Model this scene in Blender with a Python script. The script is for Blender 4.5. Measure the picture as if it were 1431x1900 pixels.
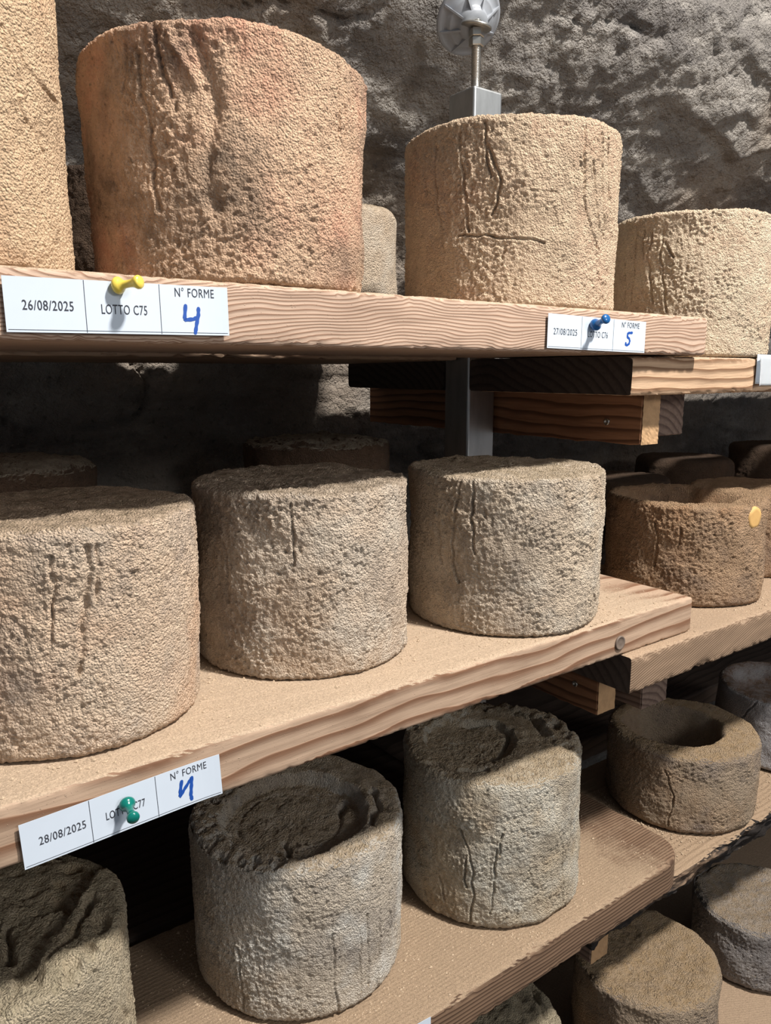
import bpy, bmesh, math, random
import numpy as np
from mathutils import Vector, Matrix, Euler
random.seed(7)
SC = bpy.context.scene
COL = SC.collection
for o in list(bpy.data.objects):
    bpy.data.objects.remove(o)
ZO = 1.30                       # eye height above the cellar floor; heights below are given relative to the eye

# ------------------------------------------------------------------ camera, world, lights, exposure
FPX = 1420.0
HEAD, PITCH = 53.690, 10.376    # heading from the shelf direction (+X), downward pitch
cd = bpy.data.cameras.new('camera'); cam = bpy.data.objects.new('camera', cd); COL.objects.link(cam)
cd.sensor_fit = 'HORIZONTAL'; cd.sensor_width = 36.0; cd.lens = 36.0 * FPX / 1431.0
cd.clip_start = 0.01
cam.location = (0, 0, ZO)
cam.rotation_euler = (math.radians(90 - PITCH), 0, math.radians(HEAD - 90))
SC.camera = cam

w = bpy.data.worlds.new('cellar_ambient'); SC.world = w; w.use_nodes = True
bg = w.node_tree.nodes['Background']; bg.inputs[0].default_value = (0.84, 0.91, 1.0, 1); bg.inputs[1].default_value = 0.23

def lamp(name, loc, target, power, size, color):
    l = bpy.data.lights.new(name, 'AREA'); l.shape = 'DISK'; l.size = size; l.energy = power; l.color = color
    o = bpy.data.objects.new(name, l); COL.objects.link(o); o.location = loc
    d = Vector(target) - Vector(loc); o.rotation_euler = d.to_track_quat('-Z', 'Y').to_euler()
    return o
lamp('cellar_lamp', (1.00, -0.72, ZO + 2.02), (0.6, 0.6, ZO - 0.25), 128, 0.21, (1.0, 0.965, 0.915))
lamp('front_fill', (0.95, -1.75, ZO + 0.75), (0.6, 0.6, ZO - 0.2), 15, 0.55, (1.0, 0.98, 0.95))  # unseen soft fill added behind the camera to lift the cheese fronts

vs = SC.view_settings
vs.view_transform = 'Standard'; vs.look = 'None'; vs.gamma = 1.0; vs.exposure = 0.12; vs.use_curve_mapping = False

# ------------------------------------------------------------------ numpy noise
_rng = np.random.RandomState(11)
_perm = np.concatenate([_rng.permutation(256)] * 3).astype(np.int32)
_g = _rng.normal(size=(256, 3)).astype(np.float32); _g /= np.linalg.norm(_g, axis=1)[:, None]
def pn(P, scale, seed=0):
    P = (np.asarray(P, np.float32) * np.float32(scale)) + np.float32(seed * 17.31 + 91.7)
    i = np.floor(P).astype(np.int32); f = P - i; i &= 255
    u = f * f * f * (f * (f * 6 - 15) + 10)
    out = np.zeros(len(P), np.float32)
    for dx in (0, 1):
        wx = u[:, 0] if dx else 1 - u[:, 0]
        a = _perm[(i[:, 0] + dx) & 255]
        for dy in (0, 1):
            wy = u[:, 1] if dy else 1 - u[:, 1]
            b = _perm[a + ((i[:, 1] + dy) & 255)]
            for dz in (0, 1):
                wz = u[:, 2] if dz else 1 - u[:, 2]
                g = _g[_perm[b + ((i[:, 2] + dz) & 255)] & 255]
                out += wx * wy * wz * (g[:, 0] * (f[:, 0] - dx) + g[:, 1] * (f[:, 1] - dy) + g[:, 2] * (f[:, 2] - dz))
    return out * 1.6
def fbm(P, scale, oct=3, seed=0, gain=0.5):
    r = 0; a = 1.0
    for k in range(oct):
        r = r + a * pn(P, scale * 2.03 ** k, seed + k * 3); a *= gain
    return r
def sst(a, b, x):
    t = np.clip((x - a) / (b - a), 0, 1); return t * t * (3 - 2 * t)
def segdist(S, pts):
    d = np.full(len(S), 1e3, np.float32)
    for (x0, y0), (x1, y1) in zip(pts[:-1], pts[1:]):
        vx, vy = x1 - x0, y1 - y0; L = max(vx * vx + vy * vy, 1e-9)
        t = np.clip(((S[:, 0] - x0) * vx + (S[:, 1] - y0) * vy) / L, 0, 1)
        d = np.minimum(d, np.hypot(S[:, 0] - x0 - t * vx, S[:, 1] - y0 - t * vy))
    return d

# ------------------------------------------------------------------ mesh helpers
def new_mesh(name, V, quads, smooth=True, tris=None):
    me = bpy.data.meshes.new(name)
    V = np.asarray(V, np.float32); quads = np.asarray(quads, np.int32).reshape(-1, 4)
    nt = 0 if tris is None else len(tris)
    me.vertices.add(len(V)); me.vertices.foreach_set('co', V.ravel())
    loops = quads.ravel() if not nt else np.concatenate([quads.ravel(), np.asarray(tris, np.int32).ravel()])
    me.loops.add(len(loops)); me.loops.foreach_set('vertex_index', loops)
    n = len(quads) + nt
    me.polygons.add(n)
    st = np.concatenate([np.arange(len(quads)) * 4, len(quads) * 4 + np.arange(nt) * 3]).astype(np.int32)
    me.polygons.foreach_set('loop_start', st)
    me.polygons.foreach_set('use_smooth', np.full(n, smooth))
    me.update(calc_edges=True); me.validate()
    return me
def link(name, me, mats, parent=None, loc=(0, 0, 0), rot=(0, 0, 0)):
    o = bpy.data.objects.new(name, me); COL.objects.link(o)
    if mats is not None:
        for m in (mats if isinstance(mats, (list, tuple)) else [mats]):
            me.materials.append(m)
    if parent is not None: o.parent = parent
    o.location = loc; o.rotation_euler = rot
    return o
def bm_obj(name, bm, mat, parent=None, loc=(0, 0, 0), rot=(0, 0, 0), smooth=False):
    me = bpy.data.meshes.new(name); bmesh.ops.recalc_face_normals(bm, faces=bm.faces[:]); bm.to_mesh(me); bm.free()
    for p in me.polygons: p.use_smooth = smooth
    return link(name, me, mat, parent, loc, rot)
def tag(o, label, cat, group=None):
    o['label'] = label; o['category'] = cat
    if group: o['group'] = group
    return o
def empty(name, loc):
    o = bpy.data.objects.new(name, None); COL.objects.link(o); o.location = loc; o.empty_display_size = 0.02
    return o
def add_box(bm, lo, hi, bevel=0.0, seg=2):
    r = bmesh.ops.create_cube(bm, size=1.0)
    lo, hi = Vector(lo), Vector(hi)
    for v in r['verts']:
        v.co = Vector([lo[i] + (v.co[i] + 0.5) * (hi[i] - lo[i]) for i in range(3)])
    if bevel:
        es = list({e for v in r['verts'] for e in v.link_edges})
        bmesh.ops.bevel(bm, geom=es, offset=bevel, segments=seg, affect='EDGES', profile=0.5)
def add_lathe(bm, prof, seg=32, M=None, cap=True):
    rings = []
    for r, z in prof:
        ring = []
        for k in range(seg):
            a = 2 * math.pi * k / seg
            c = Vector((r * math.cos(a), r * math.sin(a), z))
            ring.append(bm.verts.new(M @ c if M else c))
        rings.append(ring)
    for a, b in zip(rings[:-1], rings[1:]):
        for k in range(seg):
            bm.faces.new((a[k], a[(k + 1) % seg], b[(k + 1) % seg], b[k]))
    if cap:
        bm.faces.new(rings[0][::-1]); bm.faces.new(rings[-1])

# ------------------------------------------------------------------ materials
class NT:
    def __init__(s, name, rough=0.85, spec=0.3):
        s.m = bpy.data.materials.new(name); s.m.use_nodes = True; s.t = s.m.node_tree
        s.b = s.t.nodes['Principled BSDF']; s.b.inputs['Roughness'].default_value = rough
        s.b.inputs['Specular IOR Level'].default_value = spec
        s.tc = s.t.nodes.new('ShaderNodeTexCoord'); s.v = s.tc.outputs['Object']
    def n(s, typ, **kw):
        nd = s.t.nodes.new(typ)
        for k, v in kw.items(): setattr(nd, k, v)
        return nd
    def l(s, a, b): s.t.links.new(a, b)
    def mapping(s, scale=(1, 1, 1), loc=(0, 0, 0), rot=(0, 0, 0), src=None):
        m = s.n('ShaderNodeMapping'); s.l(src or s.v, m.inputs[0])
        m.inputs['Scale'].default_value = scale; m.inputs['Location'].default_value = loc; m.inputs['Rotation'].default_value = rot
        return m.outputs[0]
    def noise(s, scale, detail=3, rough=0.55, dist=0, src=None):
        n = s.n('ShaderNodeTexNoise'); s.l(src or s.v, n.inputs['Vector'])
        n.inputs['Scale'].default_value = scale; n.inputs['Detail'].default_value = detail
        n.inputs['Roughness'].default_value = rough; n.inputs['Distortion'].default_value = dist
        return n.outputs['Fac']
    def voro(s, scale, feature='F1', src=None, rand=1.0):
        n = s.n('ShaderNodeTexVoronoi', feature=feature); s.l(src or s.v, n.inputs['Vector'])
        n.inputs['Scale'].default_value = scale; n.inputs['Randomness'].default_value = rand
        return n.outputs['Distance']
    def ramp(s, fac, lo, hi, a=0.0, b=1.0):
        n = s.n('ShaderNodeMapRange'); n.interpolation_type = 'SMOOTHSTEP'
        s.l(fac, n.inputs[0]); n.inputs[1].default_value = lo; n.inputs[2].default_value = hi
        n.inputs[3].default_value = a; n.inputs[4].default_value = b
        return n.outputs[0]
    def math(s, op, a, b=None):
        n = s.n('ShaderNodeMath', operation=op)
        for i, x in enumerate((a, b)):
            if x is None: continue
            if isinstance(x, (int, float)): n.inputs[i].default_value = x
            else: s.l(x, n.inputs[i])
        return n.outputs[0]
    def mix(s, fac, a, b):
        n = s.n('ShaderNodeMix', data_type='RGBA')
        if isinstance(fac, (int, float)): n.inputs[0].default_value = fac
        else: s.l(fac, n.inputs[0])
        for i, x in ((6, a), (7, b)):
            if isinstance(x, tuple): n.inputs[i].default_value = (*x, 1)
            else: s.l(x, n.inputs[i])
        return n.outputs[2]
    def bump(s, height, strength, dist, prev=None):
        n = s.n('ShaderNodeBump'); s.l(height, n.inputs['Height'])
        n.inputs['Strength'].default_value = strength; n.inputs['Distance'].default_value = dist
        if prev: s.l(prev, n.inputs['Normal'])
        return n.outputs[0]
    def done(s, col, nrm=None):
        if isinstance(col, tuple): s.b.inputs['Base Color'].default_value = (*col, 1)
        else: s.l(col, s.b.inputs['Base Color'])
        if nrm: s.l(nrm, s.b.inputs['Normal'])
        return s.m

def cheese_mat(name, base, warm, grey, wf=0.5, gf=0.5, pale=None, pf=0.0, seed=0.0, top=None):
    t = NT(name, 0.9, 0.15)
    lift = lambda q: tuple(min(0.85, x * 1.16) for x in q) if q else q
    base, warm, grey, pale, top = lift(base), lift(warm), lift(grey), lift(pale), lift(top)
    src = t.mapping(loc=(seed, seed * 1.7, seed * 0.6)); t.v = src
    big = t.noise(9, 3, 0.6); mid = t.noise(23, 4, 0.6); sm = t.noise(75, 4, 0.65)
    big2 = t.noise(13, 2, 0.5, src=t.mapping(loc=(3.1, 1.2, 7.7), src=src))
    c = t.mix(t.ramp(big, 0.46, 0.68, 0, wf), base, warm)
    c = t.mix(t.ramp(big2, 0.45, 0.68, 0, gf), c, grey)
    c = t.mix(t.ramp(mid, 0.52, 0.72, 0, gf * 0.7), c, grey)
    if pale: c = t.mix(t.ramp(t.noise(16, 3, 0.6, src=t.mapping(loc=(9, 2, 4), src=src)), 0.45, 0.65, 0, pf), c, pale)
    if top:
        geo = t.n('ShaderNodeNewGeometry'); sep = t.n('ShaderNodeSeparateXYZ'); t.l(geo.outputs['True Normal'], sep.inputs[0])
        c = t.mix(t.math('MULTIPLY', t.ramp(sep.outputs[2], 0.5, 0.85), t.ramp(mid, 0.25, 0.5, 0.6, 0.95)), c, top)
    # small mould spots, and dark specks painting shaded pits between crumbs
    c = t.mix(t.ramp(t.noise(190, 3, 0.6), 0.60, 0.72, 0, 0.55), c, tuple(x * 0.38 for x in grey))
    c = t.mix(t.ramp(sm, 0.36, 0.62, 0.0, 0.38), c, tuple(min(1, x * 1.35) for x in base))
    c = t.mix(t.ramp(t.noise(430, 3, 0.65), 0.55, 0.70, 0, 0.38), c, tuple(x * 0.55 for x in grey))
    g = t.voro(600); g2 = t.noise(380, 4, 0.75); g3 = t.noise(950, 2, 0.6)
    h = t.math('ADD', t.math('MULTIPLY', g, -0.9), t.math('ADD', t.math('MULTIPLY', g2, 1.5), t.math('MULTIPLY', g3, 0.5)))
    return t.done(c, t.bump(h, 1.0, 0.0036))

def wood_mat(name, light, dark, ring=70.0, centre=(0.2, -0.2), tilt=0.0, dist=1.0, dust=None, dust_amt=0.0, rough=0.75, stain=0.3, bumpd=0.0006, edge=None):
    """growth rings about an axis along X; centre is in the (y, z) plane of the object"""
    t = NT(name, rough, 0.25)
    rot = t.mapping(rot=(0, tilt, 0))
    wob = t.noise(3.2, 3, 0.5, src=t.mapping(scale=(1.0, 2.2, 2.2), src=rot))
    wob2 = t.noise(14, 3, 0.5, src=t.mapping(scale=(0.35, 1.6, 1.6), src=rot))
    sep = t.n('ShaderNodeSeparateXYZ'); t.l(rot, sep.inputs[0])
    y = t.math('SUBTRACT', sep.outputs[1], centre[0]); z = t.math('SUBTRACT', sep.outputs[2], centre[1])
    rr = t.math('SQRT', t.math('ADD', t.math('MULTIPLY', y, y), t.math('MULTIPLY', z, z)))
    rr = t.math('ADD', rr, t.math('MULTIPLY', wob, 0.055 * dist)); rr = t.math('ADD', rr, t.math('MULTIPLY', wob2, 0.007 * dist))
    fr = t.math('FRACT', t.math('MULTIPLY', rr, ring))
    late = t.math('MULTIPLY', t.ramp(fr, 0.35, 0.88), t.ramp(fr, 0.90, 1.0, 1.0, 0.0))
    fib = t.noise(230, 4, 0.6, src=t.mapping(scale=(0.05, 1, 1), src=rot))
    c = t.mix(t.math('MULTIPLY', late, 0.95), light, dark)
    c = t.mix(t.ramp(fib, 0.4, 0.75, 0, 0.35), c, tuple(x * 0.62 for x in dark))
    c = t.mix(t.ramp(t.noise(7, 4, 0.6), 0.48, 0.72, 0, stain), c, tuple(x * 0.45 for x in dark))
    if edge: c = t.mix(t.ramp(t.noise(26, 5, 0.65, src=t.mapping(scale=(0.2, 1, 1.6))), 0.38, 0.52), c, edge)
    h = t.math('ADD', t.math('MULTIPLY', late, 0.7), t.math('MULTIPLY', fib, 0.9))
    nrm = t.bump(h, 0.6, bumpd)
    if dust:
        geo = t.n('ShaderNodeNewGeometry'); s2 = t.n('ShaderNodeSeparateXYZ'); t.l(geo.outputs['True Normal'], s2.inputs[0])
        up = t.ramp(s2.outputs[2], *((0.8, 0.97) if edge else (0.3, 0.8)))
        att = t.n('ShaderNodeAttribute', attribute_name='dust'); 
        cover = t.math('MULTIPLY', up, t.ramp(t.math('ADD', t.math('ADD', att.outputs['Fac'], -0.5), t.math('ADD', t.noise(28, 5, 0.65), t.math('MULTIPLY', t.noise(420, 2, 0.5), 0.35))), 0.40, 0.95, 0, dust_amt))
        spk = t.ramp(t.noise(520, 2, 0.6), 0.68, 0.76, 0, 0.45)
        spk = t.math('MULTIPLY', spk, t.ramp(s2.outputs[2], -0.2, 0.0))
        f = t.math('MAXIMUM', cover, spk)
        dcol = t.mix(t.ramp(t.noise(700, 3, 0.7), 0.35, 0.65), tuple(x * 0.8 for x in dust), tuple(min(1, x * 1.15) for x in dust))
        c = t.mix(f, c, dcol)
        hd = t.math('MULTIPLY', t.math('ADD', t.noise(900, 3, 0.7), t.noise(240, 2, 0.5)), t.math('ADD', f, 0.05))
        nrm = t.bump(hd, 0.7, 0.0011, nrm)
    return t.done(c, nrm)

def metal_mat(name, col, rough=0.35, metallic=1.0, bscale=0):
    t = NT(name, rough, 0.5); t.b.inputs['Metallic'].default_value = metallic
    c = t.mix(t.ramp(t.noise(60, 4, 0.6, src=t.mapping(scale=(1, 1, 0.25))), 0.4, 0.7, 0, 0.5), col, tuple(x * 0.7 for x in col))
    return t.done(c, t.bump(t.noise(300, 3, 0.6), 0.15, 0.0004))
def plain_mat(name, col, rough=0.5, spec=0.4, var=0.15):
    t = NT(name, rough, spec)
    c = t.mix(t.ramp(t.noise(90, 3, 0.6), 0.4, 0.7, 0, var), col, tuple(x * 0.75 for x in col))
    return t.done(c)

def rock_mat():
    t = NT('cellar_rock', 0.72, 0.42)
    strata = t.mapping(scale=(0.55, 1.3, 1.6))
    a = t.noise(5, 5, 0.62, src=strata); b = t.noise(17, 5, 0.65, src=strata); s = t.noise(95, 4, 0.65); p = t.noise(310, 3, 0.6)
    c = t.mix(t.ramp(a, 0.35, 0.66), (0.14, 0.125, 0.115), (0.30, 0.272, 0.24))
    c = t.mix(t.ramp(b, 0.5, 0.72, 0, 0.7), c, (0.42, 0.385, 0.34))
    c = t.mix(t.ramp(t.noise(2.2, 3, 0.5), 0.5, 0.68, 0, 0.55), c, (0.31, 0.235, 0.17))
    c = t.mix(t.ramp(s, 0.56, 0.74, 0, 0.6), c, (0.07, 0.063, 0.06))
    c = t.mix(t.ramp(p, 0.62, 0.75, 0, 0.7), c, (0.55, 0.49, 0.41))
    h = t.math('ADD', t.math('MULTIPLY', s, 1.6), t.math('ADD', t.math('MULTIPLY', p, 0.6), t.math('MULTIPLY', t.noise(45, 4, 0.65), 1.8)))
    return t.done(c, t.bump(h, 1.0, 0.007))

M_ROCK = rock_mat()
M_STONE_W = plain_mat('pale_stone', (0.46, 0.42, 0.36), 0.6, 0.5, 0.6)
M_STONE_R = plain_mat('rusty_stone', (0.30, 0.16, 0.09), 0.8, 0.3, 0.6)
M_FLOOR = plain_mat('earth_floor', (0.07, 0.055, 0.045), 0.9, 0.2, 0.6)
DUST = (0.45, 0.335, 0.235)
M_WTOP = wood_mat('top_plank_pine', (0.55, 0.395, 0.295), (0.27, 0.15, 0.095), 600, (0.10, -0.14), 0.05, 0.9, DUST, 0.9, stain=0.18, bumpd=0.0005)
M_WMID = wood_mat('middle_plank_pine', (0.43, 0.30, 0.21), (0.19, 0.092, 0.05), 75, (0.03, -0.16), 0.03, 1.0, DUST, 1.0, stain=0.25, bumpd=0.0008)
M_WLOW = wood_mat('lower_plank_larch', (0.205, 0.128, 0.08), (0.07, 0.037, 0.022), 330, (0.5, -0.5), 0.0, 0.25, (0.33, 0.235, 0.155), 1.0, stain=0.2, bumpd=0.0007)
M_WRT = wood_mat('right_top_pine', (0.58, 0.39, 0.25), (0.22, 0.115, 0.06), 105, (0.12, -0.30), 0.03, 0.8, DUST, 0.9, stain=0.15, bumpd=0.0014)
M_WRM = wood_mat('right_middle_pine', (0.30, 0.205, 0.135), (0.16, 0.095, 0.058), 420, (0.2, -0.3), 0.32, 0.25, (0.37, 0.262, 0.176), 1.0, stain=0.2)
M_WRL = wood_mat('right_lower_bark_edge', (0.30, 0.20, 0.13), (0.12, 0.075, 0.05), 150, (0.2, -0.2), 0.0, 0.9, (0.35, 0.245, 0.16), 1.0, stain=0.4, edge=(0.018, 0.014, 0.012), bumpd=0.002)
M_WBACK = wood_mat('back_plank_pine', (0.46, 0.32, 0.22), (0.22, 0.13, 0.08), 90, (0.1, -0.2), 0.0, 0.8, (0.40, 0.29, 0.19), 0.9)
M_WDARK = wood_mat('dark_shade_wood', (0.07, 0.05, 0.04), (0.04, 0.028, 0.022), 90, (0.1, -0.2), 0.0, 0.8)  # near-black colour paints shade onto rear planks and sawn plank ends
M_BEAR = wood_mat('bearer_larch', (0.34, 0.165, 0.085), (0.12, 0.052, 0.026), 90, (0.05, -0.11), 0.0, 0.8, stain=0.2, bumpd=0.0012)
M_END = plain_mat('sawn_end_grain', (0.50, 0.31, 0.165), 0.85, 0.2, 0.7)
M_BEARD = wood_mat('dark_bearer', (0.22, 0.15, 0.115), (0.11, 0.07, 0.055), 120, (0.05, -0.11), 0.0, 0.8, stain=0.3, bumpd=0.0015)
M_POST = metal_mat('brushed_steel', (0.50, 0.51, 0.51), 0.42)
M_ZINC = metal_mat('zinc_plated_steel', (0.52, 0.50, 0.46), 0.33)
M_GREYPLASTIC = plain_mat('grey_plastic', (0.27, 0.285, 0.31), 0.4, 0.5, 0.15)
M_PAPER = plain_mat('label_paper', (0.60, 0.665, 0.75), 0.6, 0.3, 0.06)
M_INK = plain_mat('black_ink', (0.045, 0.048, 0.06), 0.7, 0.2, 0.0)
M_MARK = plain_mat('blue_marker', (0.012, 0.075, 0.36), 0.5, 0.4, 0.2)
M_YEL = plain_mat('yellow_plastic', (0.80, 0.60, 0.09), 0.28, 0.6, 0.0)
M_BLU = plain_mat('blue_plastic', (0.008, 0.10, 0.30), 0.2, 0.7, 0.0)
M_GRN = plain_mat('green_plastic', (0.0, 0.15, 0.12), 0.2, 0.7, 0.0)
M_CRUMB = plain_mat('rind_crumbs', (0.48, 0.365, 0.255), 0.9, 0.1, 0.4)
t = NT('milky_film', 0.25, 0.5)
t.b.inputs['Transmission Weight'].default_value = 0.55; t.b.inputs['IOR'].default_value = 1.2
M_FILM = t.done((0.86, 0.88, 0.90))

# ------------------------------------------------------------------ setting: rock wall curving into a vault, floor
def wall_profile(n):
    P = np.array([(1.16, -1.32), (1.15, -0.9), (1.14, -0.5), (1.135, -0.2), (1.125, 0.03), (1.115, 0.12), (1.075, 0.21), (0.985, 0.305), (0.905, 0.385), (0.838, 0.460), (0.798, 0.54), (0.775, 0.65), (0.745, 0.80), (0.69, 0.95), (0.58, 1.10), (0.40, 1.22)])
    d = np.concatenate([[0], np.cumsum(np.hypot(*np.diff(P, axis=0).T))])
    s = np.linspace(0, d[-1], n)
    # smooth the polyline
    yy = np.interp(s, d, P[:, 0]); zz = np.interp(s, d, P[:, 1])
    k = np.ones(n // 24) / (n // 24)
    pad = len(k)
    f = lambda a: np.convolve(np.concatenate([np.full(pad, a[0]), a, np.full(pad, a[-1])]), k, 'same')[pad:-pad]
    return f(yy), f(zz)
def build_wall():
    nx, ns = 600, 380
    xs = np.concatenate([np.linspace(-0.5, 2.0, 470), np.linspace(2.0, 3.4, 131)[1:]])
    yy, zz = wall_profile(ns)
    ty = np.gradient(yy); tz = np.gradient(zz); L = np.hypot(ty, tz); ny = -tz / L; nz = ty / L      # normal towards the room
    X, S = np.meshgrid(xs, np.arange(ns)); 
    P = np.stack([X.ravel(), yy[S.ravel()], zz[S.ravel()]], 1); N = np.stack([np.zeros(P.shape[0]), ny[S.ravel()], nz[S.ravel()]], 1)
    Q = P * np.array([0.75, 1.35, 1.55])
    d = 0.020 * pn(Q, 2.6, 1) + 0.009 * fbm(Q, 6.0, 3, 4) 
    Wp = P + 0.02 * np.stack([pn(P, 9, 30), pn(P, 9, 31), pn(P, 9, 32)], 1)
    # bedding ledges: stepped saw in height, broken up along x
    ph = P[:, 2] * 7.5 + 1.1 * pn(Wp * np.array([0.8, 1, 1]), 3.0, 9) + 0.5 * pn(P, 6, 12)
    fr = ph - np.floor(ph)
    d += 0.011 * (sst(0.0, 0.10, fr) * (1 - fr) - 0.3) * sst(-0.35, 0.25, pn(P * np.array([0.5, 1, 1]), 4.0, 15))
    # open joints
    j = np.abs(pn(Wp * np.array([0.45, 1.3, 1.6]), 4.2, 21)); d -= 0.016 * np.exp(-(j / 0.014) ** 2) * sst(-0.1, 0.3, pn(P, 5, 22))
    pit = fbm(P * np.array([0.7, 1, 1.3]), 26, 2, 40); d -= 0.006 * sst(0.35, 0.65, pit)
    d += 0.0042 * fbm(P * np.array([0.7, 1.2, 1.35]), 32, 4, 50, 0.66) + 0.0028 * pn(P, 120, 58)
    foot = np.hypot(P[:, 0] - 0.735, np.hypot(P[:, 1] - 0.828, P[:, 2] - 0.472)); d = np.where(foot < 0.20, d * sst(0.03, 0.20, foot) - 0.002, d)
    P = P + N * np.clip(d, -0.075, 0.05)[:, None]
    P[:, 2] += ZO
    idx = np.arange(ns * nx).reshape(ns, nx)
    q = np.stack([idx[:-1, :-1], idx[:-1, 1:], idx[1:, 1:], idx[1:, :-1]], -1).reshape(-1, 4)
    o = link('wall_back', new_mesh('wall_back', P, q), M_ROCK); o['kind'] = 'structure'
    o['label'] = 'rough grey natural rock wall curving over the shelves into a vault'
    return o
wall = build_wall()
def stone(x, y, z, r, mat, seed):
    bm = bmesh.new(); bmesh.ops.create_icosphere(bm, subdivisions=4, radius=1.0)
    V = np.array([v.co[:] for v in bm.verts]); sc = np.array(r)
    dd = 1 + 0.30 * pn(V, 1.5, seed) + 0.14 * fbm(V, 4.0, 3, seed + 5)
    for v, s in zip(bm.verts, dd): v.co = Vector(np.array(v.co) * s * sc)
    return bm_obj('stone', bm, mat, wall, (x, y, z + ZO), (0.3 * seed, 0.2, 0.5 * seed), smooth=True)
for i, (x, y, z, r, m) in enumerate([(1.005, 0.865, 0.492, (.030, .020, .022), M_STONE_W), (1.055, 0.835, 0.515, (.022, .016, .018), M_STONE_W), (0.795, 0.800, 0.520, (.030, .02, .018), M_STONE_W),
                                     (1.065, 0.905, 0.447, (.018, .012, .012), M_STONE_R), (1.20, 0.84, 0.532, (.045, .02, .025), M_STONE_W), (1.13, 0.835, 0.520, (.030, .018, .016), M_STONE_W), (0.98, 0.84, 0.506, (.016, .012, .012), M_STONE_R)]):
    stone(x, y, z, r, m, i + 1)
bm = bmesh.new()
bmesh.ops.create_grid(bm, x_segments=80, y_segments=60, size=1.0)
for v in bm.verts:
    v.co = Vector((1.4 + v.co.x * 2.2, 0.2 + v.co.y * 1.3, 0)); 
    v.co.z = 0.012 * math.sin(v.co.x * 9.1 + math.sin(v.co.y * 7)) * math.sin(v.co.y * 11.3)-0.012
fl = bm_obj('floor', bm, M_FLOOR, smooth=True); fl['kind'] = 'structure'

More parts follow.
